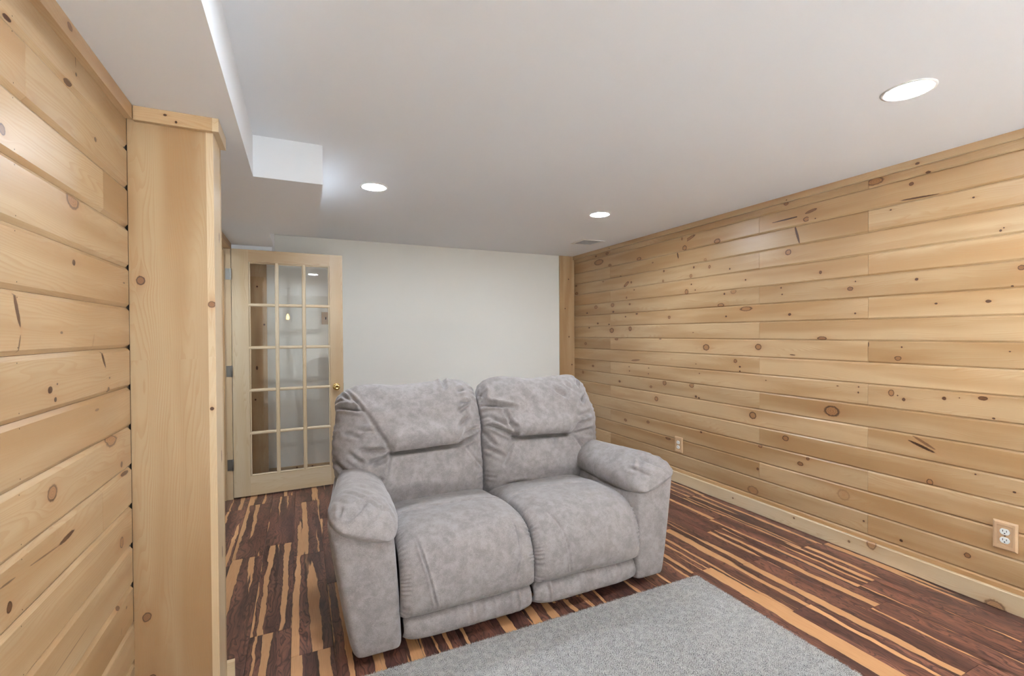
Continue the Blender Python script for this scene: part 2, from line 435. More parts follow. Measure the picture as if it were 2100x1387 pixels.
# ------------------------------------------------------------------ plank walls
P = .1289
KNOTS_R = {
 0: [(1.322,2.191,0.0081,1.35,0,1.0),(1.572,2.22,0.0197,2.1,0,0.8),(2.115,2.229,0.0117,1.31,0,0.8),(4.162,2.211,0.0129,1.89,0,1.0),(4.371,2.211,0.0096,1.37,0,1.0)],
 1: [(1.361,2.069,0.0046,16.84,-3.08,0.9),(1.395,2.153,0.0093,1.08,0,1.0),(1.916,2.082,0.0033,1.31,0,1.0),(1.944,2.137,0.0089,4.1,2.96,0.7),(1.975,2.09,0.014,1.36,0,1.0),(2.1,2.12,0.0046,23.38,3.13,1),(2.696,2.075,0.019,1.52,0,1.0),(2.988,2.153,0.0117,5.32,2.85,0.9),(3.043,2.079,0.0221,0.97,0,1.0),(3.072,2.166,0.0111,0.71,0,1.0),(3.64,2.072,0.0167,1.8,0,1.0),(4.113,2.075,0.0128,1.87,0,1.0),(4.317,2.136,0.0285,2.83,0,0.8)],
 2: [(1.137,2.009,0.0038,1.17,0,1.0),(1.493,2.034,0.0038,1.29,0,1.0),(2.037,2.0,0.0069,8.38,-1.83,1),(2.817,1.943,0.0126,1.11,0,0.5),(3.122,2.027,0.0068,3.84,-1.8,1),(3.444,2.009,0.0064,1.8,0,0.4),(3.932,1.934,0.008,1.76,0,0.5)],
 3: [(1.027,1.835,0.0032,0.9,0,1.0),(1.038,1.824,0.0053,0.84,0,1.0),(2.1,1.891,0.0174,1.11,0,1.0),(2.576,1.838,0.0066,0.83,0,1.0),(2.773,1.881,0.0125,0.83,0,1.0),(2.939,1.898,0.0087,0.86,0,1.0),(2.972,1.828,0.0145,0.91,0,0.8),(3.296,1.91,0.0094,0.93,0,1.0),(3.307,1.819,0.0125,0.87,0,0.7),(3.759,1.854,0.0103,0.89,0,1.0),(3.836,1.842,0.0139,2.85,2.6,1),(4.236,1.912,0.0084,1.67,0,0.4),(4.778,1.82,0.0164,1.83,0,1.0),(4.787,1.918,0.0123,1.53,0,1.0)],
 4: [(1.883,1.726,0.0098,0.81,0,1.0),(2.436,1.737,0.0064,0.91,0,1.0),(2.925,1.703,0.0058,0.8,0,1.0),(2.967,1.755,0.0058,1.14,0,1.0),(3.022,1.694,0.0221,0.79,0,1.0),(3.714,1.773,0.0051,1.52,0,1.0),(3.834,1.703,0.0104,0.78,0,1.0)],
 5: [(0.967,1.637,0.011,1.01,0,1.0),(0.997,1.552,0.0052,0.93,0,1.0),(1.37,1.626,0.0069,1.1,0,1.0),(1.676,1.646,0.0041,0.91,0,1.0),(1.705,1.604,0.0114,1.34,0,1.0),(2.144,1.604,0.0047,1.32,0,0.7),(2.152,1.651,0.0059,0.95,0,0.7),(2.543,1.658,0.017,1.44,0,0.5),(2.627,1.646,0.008,0.9,0,1.0),(2.661,1.557,0.0149,1.97,0,0.9),(3.784,1.633,0.0086,1.54,0,0.8),(4.056,1.567,0.0091,1.62,0,1.0),(4.068,1.64,0.0182,1.46,0,0.8),(4.375,1.634,0.0173,1.52,0,0.8),(4.553,1.574,0.0079,1.77,0,1.0)],
 6: [(1.08,1.487,0.007,1.39,0,1.0),(1.285,1.488,0.0045,1.44,0,1.0),(1.677,1.452,0.0046,1.12,0,1.0),(2.09,1.462,0.0081,1.19,0,1.0),(2.431,1.518,0.0153,3.13,0,0.9),(2.611,1.467,0.0067,1.07,0,1.0),(3.23,1.481,0.0123,1.2,0,1.0),(3.676,1.531,0.0084,1.81,0,1.0),(3.851,1.508,0.0079,1.21,0,0.7),(4.132,1.433,0.0074,1.44,0,1.0),(4.34,1.449,0.0086,1.7,0,1.0)],
 7: [(1.873,1.298,0.012,2.3,0,1.0),(2.949,1.34,0.0036,1.29,0,1.0),(3.778,1.382,0.0207,1.03,0,1.0),(4.084,1.367,0.0237,1.38,0,1.0),(4.511,1.403,0.0079,1.75,0,1.0)],
 8: [(1.004,1.243,0.0028,1.33,0,1.0),(1.438,1.253,0.0043,0.94,0,1.0),(1.456,1.189,0.0124,1.24,0,1.0),(1.605,1.264,0.003,4.17,-1.57,1),(2.069,1.184,0.0035,5.17,-3.07,0.8),(2.329,1.232,0.0199,1.18,0,1.0),(2.809,1.217,0.0238,1.25,0,1.0),(3.348,1.284,0.0063,2.47,0,1.0),(4.003,1.276,0.0126,2.06,0,1.0),(4.586,1.216,0.0149,1.42,0,1.0)],
 9: [(2.486,1.041,0.0065,0.92,0,1.0),(2.486,1.076,0.0065,1.15,0,1.0),(2.526,1.118,0.0131,1.05,0,1.0),(2.918,1.072,0.0036,1.28,0,1.0),(3.696,1.065,0.0085,6.83,3.05,0.5)],
 10: [(1.059,0.915,0.0041,1.32,0,1.0),(1.099,1.008,0.0092,1.83,0,1.0),(1.188,0.999,0.0026,1.03,0,1.0),(1.25,0.989,0.008,1.05,0,1.0),(1.428,0.96,0.0085,0.84,0,1.0),(1.457,0.979,0.0033,0.97,0,1.0),(1.488,0.99,0.0173,0.76,0,1.0),(1.657,1.007,0.0041,0.91,0,1.0),(1.659,0.973,0.0051,0.82,0,1.0),(1.777,1.001,0.0042,1.42,0,0.5),(2.268,0.991,0.0037,1.09,0,1.0),(2.881,0.994,0.0043,1.06,0,1.0),(3.504,0.999,0.0041,1.46,0,1.0),(3.508,0.943,0.0057,0.83,0,1.0),(3.79,0.95,0.006,1.1,0,1.0),(3.796,0.993,0.0043,1.54,0,1.0),(4.438,0.961,0.0107,1.73,0,1.0)],
 11: [(1.812,0.837,0.0311,1.38,0,1.0),(2.886,0.786,0.0057,1.59,0,1.0),(2.918,0.794,0.0086,1.28,0,1.0),(2.965,0.886,0.0189,1.3,0,0.8),(3.291,0.875,0.0203,1.07,0,0.8),(3.473,0.821,0.0114,1.34,0,0.8),(3.952,0.828,0.0098,1.59,0,1.0),(4.644,0.873,0.0141,1.15,0,1.0)],
 12: [(1.337,0.739,0.0064,8.31,-2.64,0.45),(1.345,0.715,0.0064,9.03,-2.79,1),(2.375,0.72,0.0239,1.12,0,1.0),(3.4,0.714,0.02,1.14,0,1.0)],
 13: [(0.986,0.577,0.004,1.42,0,1.0),(1.125,0.624,0.0034,1.13,0,1.0),(1.309,0.53,0.0163,0.81,0,1.0),(2.119,0.601,0.0176,1.19,0,1.0)],
 14: [(1.964,0.496,0.0101,1.06,0,1.0),(2.015,0.45,0.0125,1.48,0,1.0),(2.313,0.505,0.0124,1.21,0,1.0),(2.864,0.501,0.0085,1.27,0,1.0),(3.516,0.473,0.0123,1.46,0,1.0),(3.857,0.435,0.0131,1.46,0,1.0)],
 15: [(1.741,0.325,0.0315,1.09,0,0.25),(2.334,0.33,0.0094,0.96,0,1.0),(3.247,0.368,0.0109,2.76,0,1.0)],
 16: [(1.154,0.203,0.012,1.03,0,1.0),(1.438,0.163,0.0067,1.09,0,1.0),(1.628,0.203,0.0061,0.9,0,0.7),(2.374,0.159,0.0284,1.5,0,0.45)],
}
KNOTS_L = {
 0: [(1.215,1.952,0.0051,2.45,0,0.9),(1.468,1.955,0.0082,2.21,0,0.9),(1.506,2.029,0.0013,10.45,-1.48,0.7),(1.509,1.998,0.004,1.06,0,1.0)],
 1: [(1.624,1.88,0.0058,1.25,0,0.8)],
 2: [(1.185,1.731,0.0099,0.96,0,0.9)],
 3: [(1.478,1.676,0.0194,1.64,0,0.8)],
 4: [(1.479,1.524,0.0065,1.26,0,1.0),(1.834,1.51,0.002,3.86,0,1.0)],
 5: [(1.224,1.396,0.0054,6.26,-1.26,0.75),(1.23,1.328,0.0021,8.82,-1.86,0.6),(1.409,1.352,0.0029,2.14,0,0.7),(1.589,1.329,0.0034,5.84,-1.97,0.15)],
 6: [(1.351,1.225,0.0074,1.27,0,1.0),(1.374,1.201,0.0052,1.14,0,1.0),(1.384,1.235,0.0024,1.26,0,1.0),(1.657,1.278,0.0053,4.97,-0.99,0.8),(1.692,1.187,0.0085,0.95,0,1.0),(1.702,1.222,0.0024,2.01,0,1.0)],
 7: [(1.607,1.143,0.0034,3.76,0,0.5)],
 8: [(1.353,0.996,0.0168,1.26,0,0.8),(1.711,1.042,0.02,2.0,0,0.8),(1.789,0.948,0.0084,0.99,0,1.0)],
 9: [(1.176,0.882,0.002,12.18,-0.06,0.6),(1.181,0.834,0.0095,0.88,0,1.0),(1.317,0.873,0.0018,34.86,-0.08,0.5),(1.42,0.871,0.0055,6.48,0.06,0.8),(1.822,0.914,0.0073,3.98,0,0.9)],
 10: [(1.78,0.71,0.0155,0.89,0,1.0)],
 11: [(1.434,0.593,0.0015,55.66,0.04,0.45)],
 12: [(1.748,0.528,0.0082,1.3,0,0.8),(1.766,0.443,0.0016,5.23,-2.0,0.6),(1.814,0.491,0.004,1.22,0,1.0)],
}
CH = (.0085, .0065)
ZR0 = 2.318
VAL_R = {(7, 0): (1.0, .38), (8, 1): (1.07, .30), (8, 0): (.97, .85), (9, 0): (1.10, .22), (6, 0): (1.03, .45), (12, 1): (1.08, .25), (4, 0): (1.04, .42), (5, 0): (.93, .75), (14, 0): (1.02, .40), (17, 0): (1.2, .55), (17, 1): (1.2, .55), (17, -1): (1.2, .55), (15, 0): (1.0, .5), (14, 1): (.98, .55), (10, 0): (1.0, .6)}  # lowest row lighter: bounce glow above the baseboard put into its colour
for r in range(0, 18):
    zt = min(ZR0 - P * r, ZC - .001); zb = max(ZR0 - P * (r + 1), 0.004)
    cuts = [-1.0, 1.607, 4.107, YF] if r % 2 == 0 else [-1.0, 2.321, YF]
    if r % 2: cuts = [-1.0, -.12, 2.321, YF]
    for i in range(len(cuts) - 1):
        y0, y1 = cuts[i] + .0008, cuts[i + 1] - .0008
        kn = [(k[0] - y0, k[1] - zb, k[2], k[3], k[4], k[5]) for k in KNOTS_R.get(r, []) if y0 <= k[0] < y1]
        piece = i if r % 2 == 0 else i - 1
        val, wm = VAL_R.get((r, piece), (random.uniform(.90, 1.06), random.uniform(.22, .80)))
        board('plank', wr, (XR, y0, zb + .0004), Y, Z, neg(X), y1 - y0, zt - zb - .0008, .0188, kn, CH, val * .95, wm)
ZL0 = 1.9505 + P
CUT_L = {2: 1.675, 9: 1.636, 1: 1.270, 6: .55, 12: .7}
VAL_L = {0: (.93, .55), 1: (.97, .55), 2: (1.02, .40), 3: (1.0, .45), 4: (1.0, .5), 5: (1.02, .42), 6: (.98, .62), 7: (1.0, .55), 8: (1.03, .30), 9: (.99, .5), 10: (1.0, .42), 11: (.99, .48), 12: (1.0, .5)}
for r in range(0, 17):
    zt = ZL0 - P * r; zb = max(zt - P, .004)
    if zt < .01: break
    c = CUT_L.get(r, 1.3 + .37 * (r % 5) if r > 12 else None)
    segs = [(-1.2, 1.8775)] if c is None else [(-1.2, c), (c, 1.8775)]
    segs.append((2.045, 3.40))
    for i, (y0, y1) in enumerate(segs):
        y0 += .0004; y1 -= .0004
        kn = [(k[0] - y0, k[1] - zb, k[2], k[3], k[4], k[5]) for k in KNOTS_L.get(r, []) if y0 <= k[0] < y1]
        val, wm = VAL_L.get(r, (random.uniform(.96, 1.03), random.uniform(.35, .6)))
        if c and i == 1: val, wm = (.93, .70) if r == 2 else ((1.08, .25) if r == 9 else (val * .98, wm + .1))
        board('plank', wl, (XL, y0, zb + .0004), Y, Z, X, y1 - y0, zt - zb - .0008, .0188, kn, (.0105, .0080), val * .87, wm - .10)
# nail heads on the near plank wall, two per plank
def dots(name, parent, pts, nrm, r=.0014):
    V, F = [], []
    nrm = np.array(nrm)
    t1 = np.array((0, 0, 1.)); t2 = np.cross(nrm, t1)
    for p in pts:
        k = len(V); p = np.array(p) + nrm * .0004
        for i in range(6):
            t = i * PI / 3; V.append(p + r * (math.cos(t) * t1 + math.sin(t) * t2))
        F.append([k + i for i in range(6)])
    o = mesh_obj(name, V, F, DARK, parent); o['kind'] = 'stuff'; return o
nails = []
for r in range(0, 15):
    zt = ZL0 - P * r
    nails += [(XL, 1.222 + .003 * math.sin(r * 3), zt - .014), (XL, 1.224, zt - P + .016)]
dots('nail_heads', wl, nails, X)

# trims along the plank walls
tl = board('trim_1', None, (XL + .0196, -1.2, ZS - .046), Y, Z, X, 1.86 + 1.2 + .001, .046, .0195, [(2.62, .030, .008, 1.6, 0, .6)], value=.97, warmth=.5); tag(tl, kind='structure')
tr_ = board('trim_2', None, (XR - .019, -1.0, ZC - .042), Y, Z, neg(X), YF + 1.0 - .001, .042, .0185, [(2.36, .015, .006, 1.6, 0, .9), (5.1, .02, .004, 1.5, 0, .8), (3.1, .012, .003, 1.5, 0, .7)], value=.95, warmth=.45); tag(tr_, kind='structure')
bb = board('baseboard_right', None, (XR - .019, -1.0, 0.0), Y, Z, neg(X), YF - .02 + 1.0, .096, .0185,
           [(2.577, .090, .030, .8, 0, .55), (2.045, .004, .030, 1.2, 0, .6), (3.534, .052, .006, 1, 0, .6), (3.046, .073, .006, 1, 0, .6), (2.699, .055, .007, 1, 0, .5)], cham=(.004, .004), value=1.0, warmth=-.75); tag(bb, kind='structure')
bf = board('baseboard_far', None, (-.27, YF - .019, 0.0), X, Z, neg(Y), 2.861 + .27, .096, .0185, [(.235, .08, .007, 1, 0, .8), (.37, .078, .006, 1, 0, .8)], cham=(.004, .004), value=1.1, warmth=-.6); tag(bf, kind='structure')
cb = board('trim_3', None, (2.861, YF - .019, 0.0), Z, X, neg(Y), ZC - .001, .204, .0185,
           [(1.997, .123, .007, 1, 0, 1), (1.64, .073, .007, 1, 0, 1), (1.296, .126, .0075, 1, 0, 1), (.955, .166, .008, 1, 0, 1)], value=.92, warmth=.55); tag(cb, kind='structure')
cl = board('trim_4', None, (-.490, YF - .019, 0.0), Z, X, neg(Y), 1.999, .218, .0185,
           [(1.786, .14, .007, 1, 0, 1), (1.437, .195, .007, 1, 0, 1), (1.039, .132, .008, 2, 0, 1), (.748, .117, .007, 1, 0, 1), (.46, .079, .007, 1, 0, 1)], value=1.25, warmth=.35); tag(cl, kind='structure')

# ------------------------------------------------------------------ pine wrapped wall post
YP, XP = 1.880, -.264
post = box('wall_post', (XL - .01, YP + .020, 0.0), (XP - .021, 2.022, ZS), DARK); tag(post, kind='structure')
board('front_board', post, (XL + .0005, YP, 0.002), Z, X, neg(Y), ZS - .003, .2150, .019,
      [(1.522, .030, .0115, 1.15, 0, 1.0), (.413, .034, .011, 1.3, .3, .9), (.205, .047, .010, 1.2, 0, .9), (1.0, .085, .0012, 40, 0, .0)], value=.74, warmth=.42, seed=3.3)
board('side_board', post, (XP, YP, 0.002), Z, Y, X, ZS - .003, .143, .0215,
      [(1.448, -.010, .0105, 1.0, 0, .9), (1.088, -.013, .0055, 1.0, 0, .9), (.9, .10, .008, 2.5, 0, .7), (1.7, .11, .007, 2.5, 0, .6), (.55, .09, .008, 2.5, 0, .7)], value=1.0, warmth=-.55, seed=21.)
board('back_board', post, (XL + .0005, 2.043, 0.002), Z, X, Y, ZS - .003, XP - XL, .019, value=.95, warmth=.45)
board('crown_trim', post, (XL + .021, YP - .019, ZS - .046), X, Z, neg(Y), XP - XL - .021, .0455, .0188, [(.085, .030, .0035, 1.3, 0, .9), (.115, .012, .004, .8, 0, .9)], value=.95, warmth=.55)
board('crown_return', post, (XP + .019, YP - .019, ZS - .046), Y, Z, X, .175, .0455, .0188, value=1.0, warmth=-.6)
board('base_block', post, (XL + .02, 2.0425, .001), X, Z, Y, XP - XL + .005, .092, -.019, value=1.08, warmth=-1.0)

# ------------------------------------------------------------------ recessed lights
def downlight(x, y, label):
    t = empty('recessed_light', (x, y, ZC), label, 'ceiling light', 'recessed ceiling lights')
    n = 40
    v, f = lathe([(.086, 0), (.086, -.003), (.080, -.005), (.0715, -.004), (.0715, -.001)], n, at=(x, y, ZC), caps=False)
    mesh_obj('trim_ring', v, f, WHITE, t, smooth=True)
    v, f = lathe([(.0712, -.0012), (.0712, -.003)], n, at=(x, y, ZC), caps=True)
    mesh_obj('diffuser', v, f, LAMP, t)
    return t
downlight(2.153, .99, 'round recessed light above the rug end nearest the plank wall')
downlight(.438, 3.033, 'round recessed light behind the loveseat, next to the dropped soffit box')
downlight(2.162, 3.028, 'round recessed light behind the loveseat, near the ceiling vent')
downlight(.438, .99, 'round recessed light over the rug whose reflection shows in the door glass')
downlight(-1.3, 3.6, 'round recessed light in the hall beyond the open glass door')

# ceiling register
vt = empty('ceiling_vent', (2.705, 4.0, ZC), 'flat white louvred register in the ceiling near the far corner', 'vent')
vx0, vx1, vy0, vy1 = 2.575, 2.835, 3.88, 4.125
fr = join(boxgeo((vx0, vy0, ZC - .006), (vx1, vy0 + .028, ZC)), boxgeo((vx0, vy1 - .028, ZC - .006), (vx1, vy1, ZC)), boxgeo((vx0, vy0 + .028, ZC - .006), (vx0 + .028, vy1 - .028, ZC)), boxgeo((vx1 - .028, vy0 + .028, ZC - .006), (vx1, vy1 - .028, ZC)))
mesh_obj('frame', *fr, WHITE, vt)
box('backing', (vx0 + .028, vy0 + .028, ZC - .0012), (vx1 - .028, vy1 - .028, ZC - .0002), plain('vent_shadow', (.45, .44, .43), .7), vt)
for i in range(9):
    yy = vy0 + .040 + i * .0205
    s = mesh_obj('slat', *boxgeo((vx0 + .028, -.0085, -.0006), (vx1 - .028, .0085, .0006)), WHITE, vt)
    s.location = (0, yy - 4.0, -.0038); s.rotation_euler = (math.radians(18), 0, 0)

# ------------------------------------------------------------------ floor boards
BW, BL = .168, .965
ENDS = {-2: 2.82, -1: 2.937, 0: 2.72, 13: 1.078, 14: 1.493, 15: .933, 16: 1.072, 17: 1.481, 18: 2.42}
for k in range(-3, 19):
    x0 = -.046 + BW * k; x1 = x0 + BW
    x0 = max(x0, XL - .02); x1 = min(x1, XR + .005)
    off = ENDS.get(k, (k * .37) % BL) % BL
    y = -.6 - BL + off
    while y < YF:
        ya, yb = max(y, -1.0), min(y + BL, YF)
        y += BL
        if yb - ya < .02: continue
        e = .0005
        V = [(x0 + e, ya + e, -.012), (x1 - e, ya + e, -.012), (x1 - e, yb - e, -.012), (x0 + e, yb - e, -.012),
             (x0 + e, ya + e, -.0008), (x1 - e, ya + e, -.0008), (x1 - e, yb - e, -.0008), (x0 + e, yb - e, -.0008),
             (x0 + .0015, ya + .0015, 0), (x1 - .0015, ya + .0015, 0), (x1 - .0015, yb - .0015, 0), (x0 + .0015, yb - .0015, 0)]
        F = [[3, 2, 1, 0], [8, 9, 10, 11]]
        for i in range(4):
            j = (i + 1) % 4
            F += [[i, j, j + 4, i + 4], [i + 4, j + 4, j + 8, i + 8]]
        sd = random.uniform(0, 90)
        GR = [(p[1] - ya, p[0] - x0, 0) for p in V]
        mesh_obj('floorboard', V, F, FLOOR, fl, face_attrs={'tint': [(random.uniform(.9, 1.12), .5 + (.028 if k < 4 else random.uniform(-.025, .004)), sd)] * len(F)}, vert_attrs={'grain': GR})
# plain floor behind the camera and in the hall
bk = box('floor_back', (XL, YB, -.012), (XR, -1.0, 0), plain('pale_bounce_floor', (.62, .60, .57), .95)); tag(bk, kind='structure')  # pale floor behind the camera added to bounce light up to the ceiling
bk = box('floor_hall', (XL - 1.6, 2.0, -.012), (XL - .02, YF, 0), plain('hall_laminate', (.10, .05, .035), .35)); tag(bk, kind='structure')

# ------------------------------------------------------------------ french door, opened against the far wall
DOOR_W, DT, DZ0, DZ1 = .852, .035, .012, 2.046
dr = bpy.data.objects.new('door_1', None); COL.objects.link(dr)
dr.location = (-.4985, YD, 0); dr.rotation_euler = (0, 0, math.radians(2.0))
tag(dr, kind='structure'); ORIGINS[dr.name] = np.zeros(3)
SL, SR, GB, GT = .120, .108, .172, 1.946
gx0, gx1 = SL, DOOR_W - SR
board('stile', dr, (0, 0, DZ0), Z, X, neg(Y), DZ1 - DZ0, SL, DT, value=.92, warmth=-.8, seed=4.4)
board('stile', dr, (DOOR_W - SR, 0, DZ0), Z, X, neg(Y), DZ1 - DZ0, SR, DT, value=.98, warmth=-.35, seed=9.1)
board('top_rail', dr, (SL, 0, GT), X, Z, neg(Y), gx1 - gx0, DZ1 - GT, DT, [(.13, -.01, .012, 3, .2, .25)], value=.97, warmth=-.3, seed=15.)
board('bottom_rail', dr, (SL, 0, DZ0), X, Z, neg(Y), gx1 - gx0, GB - DZ0, DT, value=1.0, warmth=-.85, seed=26.)
def bar(name, p, ax, L, w_, d_, y0=.001):
    """glazing bar: rounded nose both sides of the glass"""
    n = 7; prof = []
    for i in range(n):
        t = PI * i / (n - 1); prof.append((-w_ / 2 * math.cos(t), -d_ * math.sin(t) ** .7))
    prof += [(x_, DT - 2 * y0 + d_ * 0 - y_ * 0 + (d_ * math.sin(PI * i / (n - 1)) ** .7 - d_)) for i, (x_, y_) in enumerate(prof[::-1])]
    V, F = [], []
    for l in (0, L):
        for (b_, n_) in prof:
            yy = y0 + d_ + n_
            if ax == 'z': V.append((p[0] + b_, yy, p[1] + l))
            else: V.append((p[0] + l, yy, p[1] + b_))
    m = len(prof)
    for i in range(m): F.append([i, (i + 1) % m, m + (i + 1) % m, m + i])
    F.append(list(range(m))); F.append(list(range(m, 2 * m))[::-1])
    c = len(F)
    GR = [(l, q[0], 0) for l in (0, L) for q in prof]
    return mesh_obj(name, V, F, PINE, dr, smooth=False, face_attrs={'knot_a': [FAR_K] * c, 'shape_a': [(1, 0, 0)] * c, 'knot_b': [FAR_K] * c, 'shape_b': [(1, 0, 0)] * c, 'tint': [(1.02, -.95, random.uniform(0, 50))] * c}, vert_attrs={'grain': GR})
MW = .030
cw = (gx1 - gx0) / 3; rh = (GT - GB) / 5
for i in (1, 2): bar('glazing_bar', (gx0 + cw * i, GB), 'z', GT - GB, MW, .010)
for j in range(1, 5):
    for i in range(3):
        bar('glazing_bar', (gx0 + cw * i + (MW / 2 if i else 0), GB + rh * j), 'x', cw - (MW / 2 if i in (0, 2) else MW), MW * .85, .009, .002)
# bead moulding round the glass
bw_ = .012
for (a, b) in (((gx0, .002, GB), (gx0 + bw_, DT - .002, GT)), ((gx1 - bw_, .002, GB), (gx1, DT - .002, GT)), ((gx0 + bw_, .002, GB), (gx1 - bw_, DT - .002, GB + bw_)), ((gx0 + bw_, .002, GT - bw_), (gx1 - bw_, DT - .002, GT))):
    L_ = max(b[0] - a[0], b[2] - a[2]); hz = b[0] - a[0] > b[2] - a[2]
    board('glass_bead', dr, (a[0], .003, a[2]), X if hz else Z, Z if hz else X, neg(Y), L_, bw_, DT - .006, cham=(.004, .004), value=1.0, warmth=-.9)
for j in range(5):
    for i in range(3):
        box('glass_pane', (gx0 + cw * i + .008, DT / 2 - .0015, GB + rh * j + .008), (gx0 + cw * (i + 1) - .008, DT / 2 + .0015, GB + rh * (j + 1) - .008), GLASS, dr)
# brass knob
kx, kz = DOOR_W - .060, .878
ro = mesh_obj('knob_rose', *lathe([(.031, 0.0), (.031, -.004), (.026, -.009), (.012, -.011)], 28, 'y', (kx, 0, kz)), BRASS, dr, smooth=True)
mesh_obj('knob', *lathe([(.010, -.009), (.010, -.028), (.019, -.034), (.0265, -.044), (.027, -.053), (.022, -.062), (.012, -.066), (.011, -.0645), (.001, -.0645)], 28, 'y', (kx, 0, kz)), BRASS, dr, smooth=True)
mesh_obj('knob_back', *lathe([(.031, DT), (.026, DT + .009), (.010, DT + .011), (.010, DT + .028), (.0265, DT + .044), (.022, DT + .062), (.001, DT + .066)], 28, 'y', (kx, 0, kz)), BRASS, dr, smooth=True)
box('latch_plate', (DOOR_W, .005, kz - .028), (DOOR_W + .002, .030, kz + .028), BRASS, dr)

# door jamb, stop, head, casing in the left wall
jm = board('trim_5', None, (XL - .14, YD + .002, 0.0), Z, X, neg(Y), 2.060, .1385, .019, [(.62, .085, .006, 2.0, 0, .4)], value=.95, warmth=-.5, seed=31.); tag(jm, kind='structure')
board('door_stop', jm, (XL - .060, YD - .009, 0.0), Z, X, neg(Y), 2.050, .012, .011, value=.9, warmth=.6)
for i, z in enumerate((1.838, 1.048, .283)):
    m_ = STEEL if i == 0 else BRONZE
    h = box('hinge', (XL - .040, YD - .0005, z - .045), (XL - .006, YD + .002, z + .045), m_, jm, .0006)
    mesh_obj('hinge_pin', *lathe([(.004, z - .047), (.0055, z - .045), (.0055, z + .045), (.004, z + .047)], 12, 'z', (XL - .001, YD - .006, 0)), m_, h, smooth=True)
hd = board('trim_6', None, (XL - .14, YO, 2.044), Y, X, neg(Z), YD - YO, .135, .018, value=.95, warmth=.5); tag(hd, kind='structure')
board('head_stop', hd, (XL - .060, YO, 2.032), Y, X, neg(Z), YD - YO, .012, .012, value=.95, warmth=.5)
board('head_casing', hd, (XL + .004, YO - .06, 2.046), Y, Z, X, YD - YO + .055, .040, .018, value=.98, warmth=.45)
jn = board('trim_7', None, (XL - .14, YO - .018, 0.0), Z, X, Y, 2.060, .135, .018, value=1.0, warmth=.4); tag(jn, kind='structure')
board('side_casing', jn, (XL + .004, YO - .07, 0.0), Z, Y, X, 2.045, .060, .018, value=1.0, warmth=.4)

# switch plate behind the glass
sw = empty('switch_plate', (.233, YF, 1.50), 'small tan wall plate with a dark toggle behind the open glass door', 'switch')
mesh_obj('plate', *boxgeo((.196, YF - .006, 1.44), (.270, YF, 1.56), .002), PLATE, sw)
mesh_obj('toggle', *boxgeo((.228, YF - .016, 1.488), (.238, YF - .005, 1.512), .002), DARK, sw)

# ------------------------------------------------------------------ outlets on the plank wall
def outlet(y, z, label):
    t = empty('wall_outlet', (XR, y, z), label, 'outlet')
    W2, H2 = .043, .068
    x0 = XR
    def ring(w, h, x): return [(x, y - w, z - h), (x, y + w, z - h), (x, y + w, z + h), (x, y - w, z + h)]
    rings = [ring(W2, H2, x0), ring(W2, H2, x0 - .009), ring(W2 - .007, H2 - .007, x0 - .014), ring(W2 - .016, H2 - .020, x0 - .014), ring(W2 - .0175, H2 - .0215, x0 - .011)]
    V = sum(rings, []); F = []
    for j in range(len(rings) - 1):
        for i in range(4):
            F.append([j * 4 + i, j * 4 + (i + 1) % 4, j * 4 + 4 + (i + 1) % 4, j * 4 + 4 + i])
    mesh_obj('frame', V, F, PLATE, t)
    box('face_plate', (x0 - .0112, y - .026, z - .047), (x0 - .002, y + .026, z + .047), PLATE, t)
    for s in (1, -1):
        zc = z + s * .0205
        n = 28; V = []; 
        for xx in (x0 - .010, x0 - .0142, x0 - .0146):
            sc = 1.0 if xx > x0 - .0144 else .93
            for i in range(n):
                a = 2 * PI * i / n
                V.append((xx, y + sc * .0175 * math.cos(a), zc + sc * min(max(.0175 * math.sin(a), -.0145), .0145)))
        F = []
        for j in range(2):
            for i in range(n): F.append([j * n + i, j * n + (i + 1) % n, j * n + n + (i + 1) % n, j * n + n + i])
        F.append([2 * n + i for i in range(n)])
        rc = mesh_obj('receptacle', V, F, SOCKET, t)
        sl = join(boxgeo((x0 - .0150, y + .0055, zc - .001), (x0 - .0140, y + .0078, zc + .0085)), boxgeo((x0 - .0150, y - .0078, zc - .0005), (x0 - .0140, y - .0055, zc + .0075)), lathe([(.0028, -.0150), (.0028, -.0140)], 10, 'x', (x0, y, zc - .0075)))
        mesh_obj('slots', *sl, DARK, rc)
    mesh_obj('screw', *lathe([(.0032, -.0112), (.0032, -.0128), (.002, -.0134)], 12, 'x', (x0, y, z)), BRONZE, t)
outlet(1.014, .360, 'wooden framed double outlet low on the plank wall above the baseboard beyond the rug')
outlet(3.110, .342, 'small wooden framed outlet on the plank wall behind the loveseat arm')

# ------------------------------------------------------------------ rug
RX0, RX1, RY0, RY1, RZ = -.12, 1.966, .36, 1.868, .009
nx, ny = 110, 80
V = []; F = []
for j in range(ny + 1):
    for i in range(nx + 1):
        x = RX0 + (RX1 - RX0) * i / nx; y = RY0 + (RY1 - RY0) * j / ny
        V.append((x, y, RZ + .0006 * math.sin(x * 5 + y * 3)))
for j in range(ny):
    for i in range(nx):
        a = j * (nx + 1) + i; F.append([a, a + 1, a + nx + 2, a + nx + 1])
k = len(V)
edge = [i for i in range(nx + 1)] + [(j + 1) * (nx + 1) - 1 for j in range(1, ny + 1)] + [ny * (nx + 1) + i for i in range(nx - 1, -1, -1)] + [j * (nx + 1) for j in range(ny - 1, 0, -1)]
for e in edge: V.append((V[e][0], V[e][1], .0005))
ne = len(edge)
for i in range(ne): F.append([edge[i], k + i, k + (i + 1) % ne, edge[(i + 1) % ne]])
F.append([k + i for i in range(ne)][::-1])
rug = mesh_obj('area_rug', V, F, RUG, smooth=False)
tag(rug, 'pale grey herringbone wool rug on the dark floor before the loveseat', 'rug')
